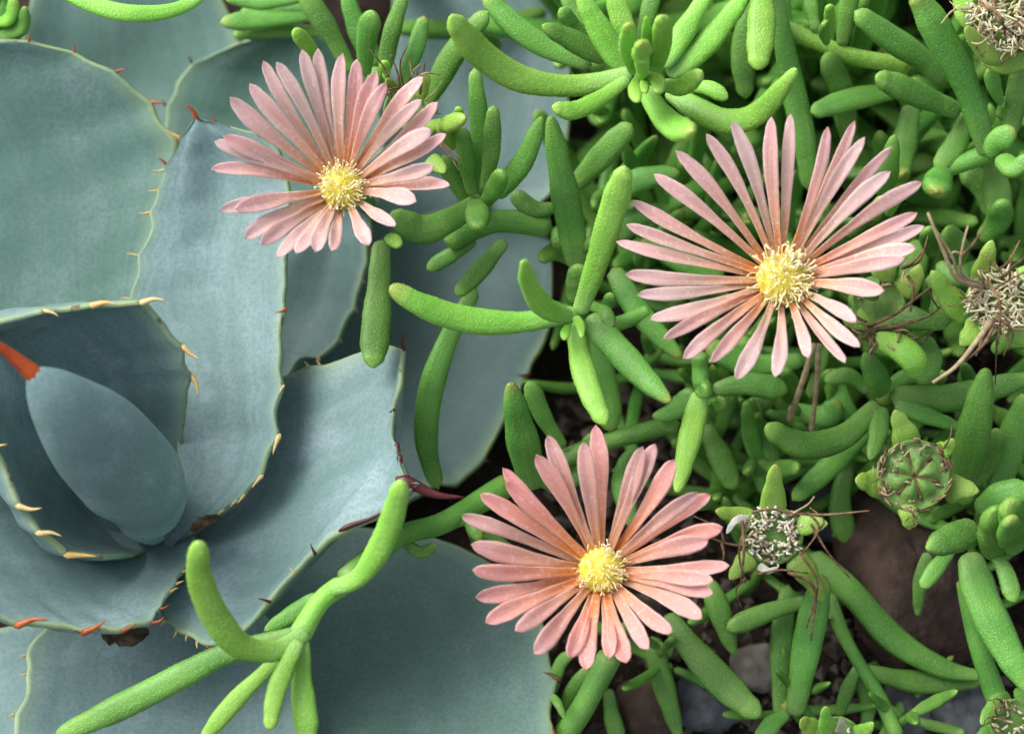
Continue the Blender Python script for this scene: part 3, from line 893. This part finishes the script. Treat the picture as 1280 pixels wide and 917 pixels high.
# ------------------------------------------------------------------ flowers
def petal(parent, B, tip, axis, wm, mat, seed, lift):
    rnd = random.Random(seed)
    T = tip - B; L = T.length
    arch = axis * L * (.05 + .03 * rnd.uniform(-1, 1))
    sidev = T.cross(axis).normalized()
    bend = sidev * L * rnd.uniform(-.03, .03)
    path, _ = catmull([B, B.lerp(tip, .33) + arch * .9 + bend * .8, B.lerp(tip, .7) + arch + bend, tip], 61)
    path = [path[min(60, round(60 * q))] for q in [i / 14 * .86 for i in range(14)] + [.86, .90, .935, .963, .985, 1.0]]
    tl = [i / 14 * .86 for i in range(14)] + [.86, .90, .935, .963, .985, 1.0]
    m = 7; V = []; U = []; F = []
    tw0 = rnd.uniform(-.25, .25); tw1 = tw0 + rnd.uniform(-.35, .35)
    cup = rnd.uniform(.05, .17)
    pw = [(0, .38), (.2, .44), (.45, .64), (.68, .93), (.8, 1.0), (.92, .76), (1, .46)]
    row = 2 * m
    ph = rnd.uniform(0, 9)
    for i in range(20):
        t = tl[i]
        T = (path[min(19, i + 1)] - path[max(0, i - 1)]).normalized()
        Sd = T.cross(axis).normalized(); N = Sd.cross(T).normalized()
        a = tw0 + (tw1 - tw0) * t
        Sd, N = Sd * cos(a) + N * sin(a), N * cos(a) - Sd * sin(a)
        if N.dot(axis) < 0: N = -N
        w = interp(pw, t) * wm * .5 * (1 + .06 * sin(ph + t * 7))
        capL = .10
        if t > 1 - capL:
            s = (t - 1 + capL) / capL; w *= max(0, 1 - s ** 2.6) ** .6 * .98 + .02
        th = .00022
        top = []; bot = []
        for j in range(m):
            s = 2 * j / (m - 1) - 1
            z = cup * w * (s * s) * 1.6 - .10 * w * math.exp(-(s * 4) ** 2) + .00012 * sin(ph * 3 + t * 11 + s * 2)
            p = path[i] + Sd * (s * w) + N * z
            top.append(p); bot.append(p - N * th * (1.0 if abs(s) < .99 else .35))
        V += top + bot[::-1]
        U += [(j / (m - 1), t) for j in range(m)] + [(1 - j / (m - 1), t) for j in range(m)]
    for i in range(19):
        for k in range(row):
            k2 = (k + 1) % row
            F.append((i * row + k, i * row + k2, (i + 1) * row + k2, (i + 1) * row + k))
    F.append(tuple(range(row))[::-1]); F.append(tuple(19 * row + k for k in range(row)))
    return link('petal', V, F, mat, parent, U)

stamen_meshes = []
def stamen_mesh(k):
    rnd = random.Random(300 + k)
    L = 1.0; cu = rnd.uniform(.2, .9)
    pts = [Vector((0, 0, 0)), Vector((.08 * cu, 0, .4)), Vector((.32 * cu, rnd.uniform(-.1, .1), .78)), Vector((.75 * cu, rnd.uniform(-.2, .2), .98 - .2 * cu))]
    path, _ = catmull(pts, 11)
    rad = [.045] * 8 + [.055, .09, .04]
    V, F, U = tube_geo(path, rad, 6)
    me = bpy.data.meshes.new('stamen')
    me.from_pydata([tuple(v) for v in V], [], F)
    me.polygons.foreach_set('use_smooth', [True] * len(me.polygons))
    me.materials.append(M['stamen'] if k % 3 else M['anther'])
    return me
stamen_meshes = [stamen_mesh(k) for k in range(6)]

def flower(label, cx, cy, lift, tips, org, sc, mat, wpx, Lk, disc_px, nst, axisk, stem_foot=(0, 0), stl=1.0):
    C = PL(cx, cy, lift)
    px = pxm(C)
    axis = (VIEW * 1.0 + Vector((0, 0, axisk))).normalized()
    foot = PH(cx + stem_foot[0], cy + stem_foot[1], -2)
    f = empty('ice_plant_flower', foot, label, 'flower', None)
    tp = [(org[0] + a / sc, org[1] + b / sc) for a, b in tips]
    rd = disc_px * px
    cl = []
    bases = []
    for (x, y) in tp:
        r = ray(x, y).normalized()
        dpx = Vector((x - cx, -(y - cy), 0)).normalized()
        dirv = (RT * dpx.x + UPV * dpx.y); dirv = (dirv - axis * dirv.dot(axis)).normalized()
        B = C + dirv * rd * .55 - axis * rd * .15
        bases.append(B)
        q = B - CAMP; tc = q.dot(r)
        cl.append((tc, (q - r * tc).length, r))
    Lm = max(c[1] for c in cl) * 1.03
    order = list(range(len(tp)))
    for i in order:
        tc, dm, r = cl[i]
        Lw = dm + (Lm - dm) * Lk
        dt = sqrt(max(0, Lw * Lw - dm * dm))
        tip = CAMP + r * (tc - dt)
        lift_i = (.0005 if i % 2 else -.0004)
        petal(f, bases[i] + axis * lift_i, tip, axis, wpx * px * random.uniform(.86, 1.12), mat, 17 * i + int(cx), 0)
    # a few shorter inner petals filling the second row
    # disc: ribbed yellow dome
    V = []; F = []; U = []
    a, b = 48, 14
    e1 = axis.cross(RT).normalized(); e2 = axis.cross(e1).normalized()
    for j in range(b + 1):
        th = (pi * .62) * j / b
        for i in range(a):
            ph = 2 * pi * i / a
            k = 1 + .05 * cos(i * pi) * sin(th) + .05 * noise.noise(Vector((i * 1.7, j * .9, cx)))
            V.append(C + (e1 * cos(ph) + e2 * sin(ph)) * (rd * .86 * sin(th) * k) + axis * (rd * .85 * cos(th) * k))
            U.append((i / a, j / b))
    for j in range(b):
        for i in range(a):
            F.append((j * a + i, (j + 1) * a + i, (j + 1) * a + (i + 1) % a, j * a + (i + 1) % a))
    dsc = link('flower_centre', V, F, 'disc', f, U)
    rnd = random.Random(int(cx))
    o0 = parent_origin(f)
    for k in range(nst):
        rr = sqrt(rnd.random()) ; an = rnd.uniform(0, 2 * pi)
        outer = k > nst * .85
        if outer: rr = rnd.uniform(.85, 1.0)
        rad_dir = e1 * cos(an) + e2 * sin(an)
        th = rr * (1.05 if not outer else 1.5)
        p = C + rad_dir * (rd * .84 * sin(th)) + axis * (rd * .80 * cos(th))
        up = (axis * 1.0 + rad_dir * (rr * .75 + (.5 if outer else 0)) + Vector((rnd.uniform(-.3, .3), rnd.uniform(-.3, .3), rnd.uniform(-.3, .3)))).normalized()
        xx = (rad_dir - up * rad_dir.dot(up)).normalized()
        ca = rnd.uniform(-1.2, 1.2); yy = up.cross(xx); xx = xx * cos(ca) + yy * sin(ca); yy = up.cross(xx)
        s = rd * rnd.uniform(.42, .85) * stl
        o = bpy.data.objects.new('stamen', stamen_meshes[rnd.randrange(6)])
        col.objects.link(o); o.parent = dsc
        mt = Matrix((xx, yy, up)).transposed().to_4x4() @ Matrix.Diagonal((s, s, s, 1))
        mt.translation = p - o0
        o.matrix_local = mt
    # calyx cup and stem
    path, L = catmull([foot, foot.lerp(C, .5) + Vector((0, .002, 0)), C - axis * rd * 1.1], 14)
    V, F, U = tube_geo(path, [.0021] * 14, 12)
    link('stem', V, F, 'leaf', f, U)
    path, L = catmull([C - axis * rd * 1.5, C - axis * rd * .8, C - axis * rd * .15], 10)
    V, F, U = tube_geo(path, [rd * (.45 + .42 * sqrt(i / 9)) for i in range(10)], 18)
    link('calyx', V, F, 'leaf', f, U)
    return f
T1 = [(90,235),(170,180),(225,85),(280,90),(385,40),(450,35),(550,55),(610,80),(690,130),(728,175),(880,150),(875,245),(940,255),(915,370),(975,385),(925,515),(990,595),(850,660),(765,762),(655,840),(510,860),(440,865),(285,890),(360,872),(215,835),(150,810),(50,695),(110,690),(15,525),(25,415),(62,395)]
T2 = [(25,450),(60,395),(75,315),(150,230),(222,152),(322,98),(408,55),(535,42),(598,32),(720,75),(808,55),(842,108),(930,140),(925,220),(1030,255),(1012,358),(1035,400),(1008,470),(972,508),(903,612),(810,715),(825,795),(778,845),(655,830),(548,893),(418,900),(335,845),(248,833),(182,768),(138,705),(95,625),(57,557)]
T3 = [(45,345),(112,270),(190,180),(200,228),(305,135),(345,65),(470,90),(512,30),(675,105),(720,95),(785,150),(868,265),(912,272),(955,385),(903,435),(978,518),(922,570),(920,615),(882,700),(778,750),(695,808),(620,855),(560,838),(480,880),(418,835),(302,825),(235,745),(130,715),(97,628),(85,535),(80,445)]
flower('pale pink many petalled flower overlapping the upright blue agave leaf', 428, 236, 14, T1, (260,50), 3.274, 'petal_a', 20, .45, 32, 150, .35, (40, 40), .6)
flower('widest pale pink flower with white stamens, open among green finger leaves', 978, 350, 16, T2, (760,130), 2.62, 'petal_a', 19, .45, 38, 190, .35, (-20, 30), .66)
flower('salmon pink flower with a compact yellow centre beside the smooth agave leaf', 752, 713, 18, T3, (560,520), 2.778, 'petal_b', 22.5, .45, 34, 150, .3, (10, 30), .46)

# ------------------------------------------------------------------ seed heads
def ring_frame(axis):
    e1 = axis.cross(RT).normalized(); return e1, axis.cross(e1).normalized()
def seed_head(label, cx, cy, lift, rpx, sepals, strands, filaments, kind, ax=(0, 0), foot=(0, 0), filmat='cream'):
    C = PL(cx, cy, lift); px = pxm(C); r = rpx * px
    axis = (VIEW + RT * ax[0] + UPV * ax[1]).normalized()
    e1, e2 = ring_frame(axis)
    ft = PH(cx + foot[0], cy + foot[1], -2)
    o = empty('seed_head', ft, label, 'seed head')
    o0 = C
    # bowl
    V = []; F = []; a, b = 54, 12
    prof = [(.18, -1.25), (.45, -1.05), (.78, -.62), (.96, -.2), (1.0, .05), (.93, .08), (.84, -.02), (.7, -.1), (.5, -.04), (.3, .02), (.12, .05), (.0, .05)]
    for (q, z) in prof:
        for i in range(a):
            ph = 2 * pi * i / a
            k = 1 + .05 * noise.noise(Vector((cos(ph) * 1.5, sin(ph) * 1.5, cx))) 
            zz = z
            if kind == 'capsule' and q < .8 and z > -.2: zz = z + .18 * (1 - q) + .34 * sqrt(abs(sin((ph - .3) * 3))) * (1 - abs(2 * q - .95)) - .08
            V.append(C + (e1 * cos(ph) + e2 * sin(ph)) * r * q * k + axis * r * zz)
    for j in range(len(prof) - 1):
        for i in range(a):
            F.append((j * a + i, j * a + (i + 1) % a, (j + 1) * a + (i + 1) % a, (j + 1) * a + i))
    link('capsule', V, F, 'capsule', o)
    for s in sepals:
        w, mat, pts = s
        finger(o, 'sepal', [PL(*p) for p in pts], w * px, mat, False, [(0, 1.0), (.3, .95), (.7, .6), (1, .34)], .5 if mat != 'paper' else .2, .1)
    for s in strands:
        rr, mat, pts = s
        pw = [PL(*p) for p in pts]
        strand(o, 'dry_petal', pw, rr * px, rr * px * .45, mat)
    rnd = random.Random(int(cx * 3 + cy))
    for k in range(filaments):
        an = rnd.uniform(0, 2 * pi); q = rnd.uniform(.42, .95) if kind != 'mass' else sqrt(rnd.random()) * .95
        dv = e1 * cos(an) + e2 * sin(an)
        p = C + dv * r * q + axis * r * -.08
        inw = rnd.uniform(-.7, .35)
        L = r * rnd.uniform(.28, .52)
        m1 = p + (axis + dv * inw * .5).normalized() * L * .6 + Vector((rnd.uniform(-1, 1), rnd.uniform(-1, 1), rnd.uniform(-1, 1))) * L * .2
        tip = m1 + (dv * inw + axis * .3 + Vector((rnd.uniform(-1, 1), rnd.uniform(-1, 1), rnd.uniform(-1, 1))) * .7) * L * .6
        if kind == 'mass':
            p2 = p + axis * r * rnd.uniform(.1, .35)
            rv = lambda k_: Vector((rnd.uniform(-1, 1), rnd.uniform(-1, 1), rnd.uniform(-1, 1))) * r * k_
            strand(o, 'filament', [p, p2 + rv(.1), p2 + axis * r * .12 + rv(.25), p2 + rv(.35)], 1.5 * px, 1.2 * px, filmat if rnd.random() < .87 else 'straw', 5, 10)
            continue
        strand(o, 'filament', [p, m1, tip], 1.4 * px, 1.7 * px, filmat if rnd.random() < .8 else 'straw', 5, 7)
    if kind == 'capsule':
        for i in range(6):
            ph = 2 * pi * i / 6 + .3
            dv = e1 * cos(ph) + e2 * sin(ph)
            strand(o, 'seam', [C + axis * r * .20 + dv * r * .04, C + axis * r * .14 + dv * r * .35, C + axis * r * .06 + dv * r * .68], 1.6 * px, 2.4 * px, 'dry', 5, 8)
        for i in range(46):      # shredded rim
            ph = rnd.uniform(0, 2 * pi); q = rnd.uniform(.86, 1.02)
            dv = e1 * cos(ph) + e2 * sin(ph); ta = e1 * -sin(ph) + e2 * cos(ph)
            p = C + dv * r * q + axis * r * .02
            strand(o, 'dry_shred', [p, p + ta * r * .12 + axis * r * rnd.uniform(.02, .16), p + ta * r * rnd.uniform(.15, .34) + dv * r * rnd.uniform(-.14, .06) + axis * r * .08], 2.0 * px, 1.0 * px, 'dry' if rnd.random() < .75 else 'straw', 5, 6)
    path, L = catmull([ft, ft.lerp(C, .5) + Vector((0, .002, 0)), C - axis * r * 1.05], 12)
    V, F, U = tube_geo(path, [10 * px] * 12, 10)
    link('stem', V, F, 'leaf', o, U)
    return o
D, W = 'dry', 'straw'
def rand_strands(cx, cy, lift, r, n, seed, a0=0, a1=6.28, lmin=.5, lmax=1.2, th=1.4):
    rnd = random.Random(seed); out = []
    for i in range(n):
        a = rnd.uniform(a0, a1); q = r * rnd.uniform(.5, .95); L = r * rnd.uniform(lmin, lmax)
        x, y = cx + cos(a) * q, cy + sin(a) * q
        b = a + rnd.uniform(-1.4, 1.4)
        x1, y1 = x + cos(b) * L * .5, y + sin(b) * L * .5
        b += rnd.uniform(-1.2, 1.2)
        x2, y2 = x1 + cos(b) * L * .5, y1 + sin(b) * L * .5
        out.append((th * rnd.uniform(.6, 1.3), D if rnd.random() < .7 else W, [(x, y, lift + 2), (x1, y1, lift + rnd.uniform(2, 6)), (x2, y2, lift + rnd.uniform(-1, 4))]))
    return out
seed_head('star shaped spent flower with white stubs and wiry dark threads above bare soil', 966, 668, 12, 38, [
    (34,'lime',[(966,640,11),(967,610,15),(969,580,19)]),
    (30,'lime',[(942,652,12),(920,645,13),(894,638,15)]),
    (30,'lime',[(996,655,12),(1014,655,13),(1035,654,14)]),
    (28,'lime',[(940,694,12),(925,708,13),(912,724,14)]),
    (34,'lime',[(990,694,11),(1008,715,10),(1030,752,7)]),
    (13,'paper',[(938,650,13),(920,650,15),(908,667,15)]),
    (11,'paper',[(948,706,13),(960,713,14),(972,709,15)]),
], [(2.2,D,[(985,640,16),(1030,643,18),(1087,638,20)]),(2,W,[(990,642,16),(1010,630,19),(1018,620,20)]),
    (2,D,[(1014,655,15),(1035,690,14),(1062,722,12)]),(2,D,[(935,684,15),(905,678,17),(880,668,18)]),
    (1.8,D,[(905,678,17),(898,660,18),(868,645,19)]),(2,D,[(902,678,17),(905,695,17),(900,705,17)]),
    (2.4,D,[(928,650,16),(930,690,17),(926,726,15)]),(2.2,D,[(935,648,16),(924,690,16),(932,728,13)]),
    (2.4,D,[(985,715,14),(1018,735,12),(1014,800,8)]),(2,D,[(1000,690,15),(1022,730,12),(1008,785,7)]),
    (2,D,[(1010,640,15),(1024,660,17),(1005,690,15)]),(1.8,D,[(1018,668,15),(1030,650,17),(1012,634,16)]),
    (1.5,D,[(932,722,14),(920,738,12),(928,762,8)]),(2,D,[(945,718,15),(975,712,17),(1010,716,15)]),
    (2.2,D,[(940,640,15),(965,636,17),(1000,645,16)])], 150, 'ring', (0, -.1), (0, 30), 'white_fil')
seed_head('round green seed capsule with six brown seams and a shredded brown rim', 1142, 594, 14, 46, [
    (40,'lime',[(1108,605,10),(1090,603,12),(1069,600,15)]),
    (40,'lime',[(1135,560,9),(1130,540,11),(1118,512,13)]),
    (40,'lime',[(1180,612,9),(1200,610,11),(1224,614,12)]),
    (30,'lime',[(1136,630,13),(1136,645,14),(1137,662,13)]),
    (26,'lime',[(1172,566,12),(1184,560,15),(1192,548,17)]),
], [(1.6,D,[(1180,560,16),(1188,545,18),(1190,530,18)]),(1.6,D,[(1140,640,16),(1146,655,16),(1136,660,16)])] + rand_strands(1142,594,14,46,10,3,0,6.28,.3,.6), 14, 'capsule', (0, -.05), (0, 40), 'straw')
seed_head('large withered flower with cream tangle and long dry straw petals', 1248, 376, 18, 40, [
    (40,'young',[(1212,392,14),(1186,372,17),(1164,338,19)]),
    (34,'lime',[(1228,350,16),(1233,325,20),(1240,300,22)]),
    (40,'lime',[(1230,405,15),(1212,420,17),(1200,432,17)]),
    (40,'lime',[(1262,405,13),(1282,418,12),(1310,430,12)]),
    (30,'lime',[(1272,350,14),(1292,342,14),(1320,332,14)]),
], [(4,W,[(1232,360,20),(1196,348,26),(1180,315,29),(1160,266,32)]),(3,W,[(1228,358,20),(1200,345,25),(1190,320,28),(1168,285,30)]),
    (3,W,[(1230,356,20),(1202,342,25),(1203,310,28),(1210,282,29)]),(2.4,D,[(1202,320,26),(1216,305,28),(1230,284,30)]),
    (2.2,W,[(1203,318,26),(1192,315,27),(1188,322,27)]),
    (4.5,W,[(1240,400,20),(1222,425,24),(1195,458,26),(1166,478,28)]),(3,D,[(1244,402,20),(1230,430,24),(1200,455,25),(1175,470,25)]),
    (2.6,D,[(1246,400,20),(1228,425,22),(1220,445,22)]),(2.2,D,[(1235,350,24),(1250,380,28),(1248,430,24)]),
    (2,D,[(1255,345,24),(1270,330,26),(1290,315,26)]),(2,D,[(1245,340,24),(1262,325,27),(1275,300,27)]),
    (1.8,D,[(1262,350,22),(1264,325,24),(1272,305,25)]),(2.2,D,[(1255,400,22),(1270,412,22),(1300,410,22)]),
    (1.6,D,[(1246,420,20),(1245,450,12),(1244,480,6)]),(2,W,[(1228,365,20),(1215,380,20),(1204,395,18)]),(2,D,[(1226,368,20),(1212,372,20),(1200,372,18)]),
    ] + rand_strands(1248,376,19,42,14,9), 150, 'mass', (-.1, 0), (0, 30))
seed_head('faded green ovary wrapped in brown threads touching the widest flower', 1098, 378, 6, 34, [
    (36,'lime',[(1085,390,4),(1068,400,5),(1052,392,6)]),
    (34,'lime',[(1125,365,6),(1142,350,8),(1150,330,9)]),
    (34,'leaf',[(1118,392,6),(1150,400,8),(1185,408,8)]),
    (30,'lime',[(1100,352,6),(1112,330,8),(1135,318,9)]),
    (36,'leaf',[(1080,370,8),(1090,355,11),(1100,352,12)]),
], [(3,D,[(1085,408,10),(1120,392,14),(1142,375,16),(1168,356,17)]),(3,D,[(1090,412,10),(1130,405,13),(1160,395,14),(1175,384,14)]),
    (2.5,D,[(1135,345,10),(1142,360,12),(1138,390,12)]),(2.2,D,[(1130,335,10),(1150,325,13),(1160,295,14)]),
    (2,W,[(1130,340,10),(1128,352,12),(1138,358,12)]),(2,D,[(1165,352,17),(1164,370,15),(1172,384,13)]),
    (2,D,[(1135,418,10),(1150,430,10),(1166,412,12)]),(2.4,D,[(1128,335,10),(1140,328,12),(1155,312,12)])]
    + rand_strands(1105,405,9,30,24,21,0,3.3,.4,1.0,1.8), 8, 'ring', (-.2, 0), (0, 30), 'straw')
seed_head('dried fluffy brown and cream flower head with a lime sepal at the far corner', 1252, 22, 14, 44, [
    (36,'lime',[(1252,68,12),(1230,62,16),(1206,34,21)]),
    (40,'lime',[(1232,60,10),(1260,78,10),(1300,72,10)]),
    (34,'lime',[(1218,30,8),(1205,10,9),(1192,-20,10)]),
], [(2.6,D,[(1225,5,20),(1250,20,24),(1258,55,20)]),(2.6,D,[(1240,-5,20),(1248,25,24),(1270,45,20)]),(3,W,[(1220,-10,20),(1240,10,22),(1262,5,22)])]
    + rand_strands(1252,22,15,42,20,31,0,6.28,.5,1.2,1.7), 170, 'mass', (-.1, 0), (0, 30))
seed_head('small brown centred seed head by the base of the long leaf', 1266, 902, 8, 30, [
    (34,'leaf',[(1262,880,6),(1246,882,9),(1226,905,12)]),
    (30,'leaf',[(1270,875,6),(1290,868,8),(1310,872,8)]),
    (30,'leaf',[(1245,915,6),(1225,925,8),(1205,930,8)]),
], rand_strands(1266,902,9,28,18,41,0,6.28,.3,.8,1.6), 34, 'ring', (0, 0), (0, 10), 'cream')
seed_head('lime seed head with a white papery tip over the forked stems', 1048, 925, 6, 30, [
    (24,'young',[(1036,915,7),(1032,900,10),(1032,882,13)]),
    (24,'young',[(1072,918,7),(1084,910,9),(1092,902,10)]),
    (30,'lime',[(1020,915,5),(1008,905,7),(1000,900,9)]),
    (14,'paper',[(1050,915,8),(1052,905,11),(1051,896,13)]),
], [], 14, 'ring', (0, 0), (0, 5))
seed_head('spent flower with thin dark threads and lime sepals behind the highest flower', 505, 135, 4, 26, [
    (22,'lime',[(495,118,6),(488,108,8),(484,98,10)]),
    (24,'lime',[(520,120,5),(530,105,7),(534,90,8)]),
    (26,'lime',[(535,200,6),(548,208,8),(556,216,10)]),
    (22,'lime',[(520,165,5),(540,158,6),(556,150,8)]),
], [(1.8,D,[(500,115,8),(498,95,10),(488,68,12)]),(1.8,D,[(490,112,8),(480,85,10),(462,62,12)]),(1.8,D,[(505,112,8),(500,80,11),(510,55,13)]),
    (1.8,D,[(545,175,8),(560,185,10),(578,200,12)]),(1.8,D,[(540,170,8),(562,195,10),(575,215,11)]),(1.8,D,[(525,118,8),(528,95,10),(532,76,11)])]
    + rand_strands(515,125,6,30,16,51), 0, 'ring', (0, 0), (30, 30))

# ------------------------------------------------------------------ dry twigs and litter
def twig(label, pts, rpx):
    pw = [PL(*p) for p in pts]
    path, L = catmull(pw, 18)
    rr = rpx * pxm(pw[0])
    V, F, U = tube_geo(path, [rr * (1 + .25 * noise.noise(Vector((i * .8, rpx, 2)))) for i in range(18)], 7)
    o = link('dry_twig', V, F, 'straw', None, U, True, pw[-1])
    tag(o, label, 'twig')
twig('thin straw coloured dry twig slanting down below the widest flower', [(1018,430,-2),(1004,475,-6),(986,526,-12)], 4)
twig('thin dry twig hanging straight beside the slanting twig below the widest flower', [(1024,430,-4),(1021,480,-7),(1014,540,-12)], 3.5)
def dead_leaf(label, pts, wpx, bend):
    pw = [PH(*p) for p in pts]
    path, L = catmull(pw, 14); V = []; F = []; U = []
    wm = wpx * pxm(pw[0])
    for i in range(14):
        t = i / 13; T = (path[min(13, i + 1)] - path[max(0, i - 1)]).normalized()
        Sd = T.cross(LEAFUP).normalized(); N = Sd.cross(T)
        w_ = wm * .5 * (sin(pi * (t * .86 + .12)) ** .7) * (1 + .7 * noise.noise(Vector((t * 9, wpx, 0))))
        for s in (-1, -.5, 0, .5, 1):
            V.append(path[i] + Sd * w_ * s + N * (bend * wm * s * s + .0006 * noise.noise(Vector((s * 3, t * 8, 1)))))
            U.append(((s + 1) / 2, t))
        for s in (1, .5, 0, -.5, -1):
            V.append(path[i] + Sd * w_ * s + N * (bend * wm * s * s - .0003 + .0006 * noise.noise(Vector((s * 3, t * 8, 1)))))
            U.append(((s + 1) / 2, t))
    for i in range(13):
        for k in range(10):
            F.append((i * 10 + k, i * 10 + (k + 1) % 10, i * 10 + 10 + (k + 1) % 10, i * 10 + 10 + k))
    F.append(tuple(range(10))[::-1]); F.append(tuple(130 + k for k in range(10)))
    o = link('dead_leaf', V, F, 'litter', None, U, True, pw[0])
    tag(o, label, 'dead leaf')
dead_leaf('brown dead leaf scrap tucked under the red toothed agave leaf edge', [(125,782,36),(155,792,35),(186,790,34)], 34, .2)
dead_leaf('grey brown dry scrap wedged at the foot of the rolled agave heart', [(178,676,38),(198,668,40),(218,660,40)], 12, .5)
dead_leaf('brown dry scrap caught between the two big agave leaves', [(240,664,37),(256,652,37),(276,646,37)], 14, .5)
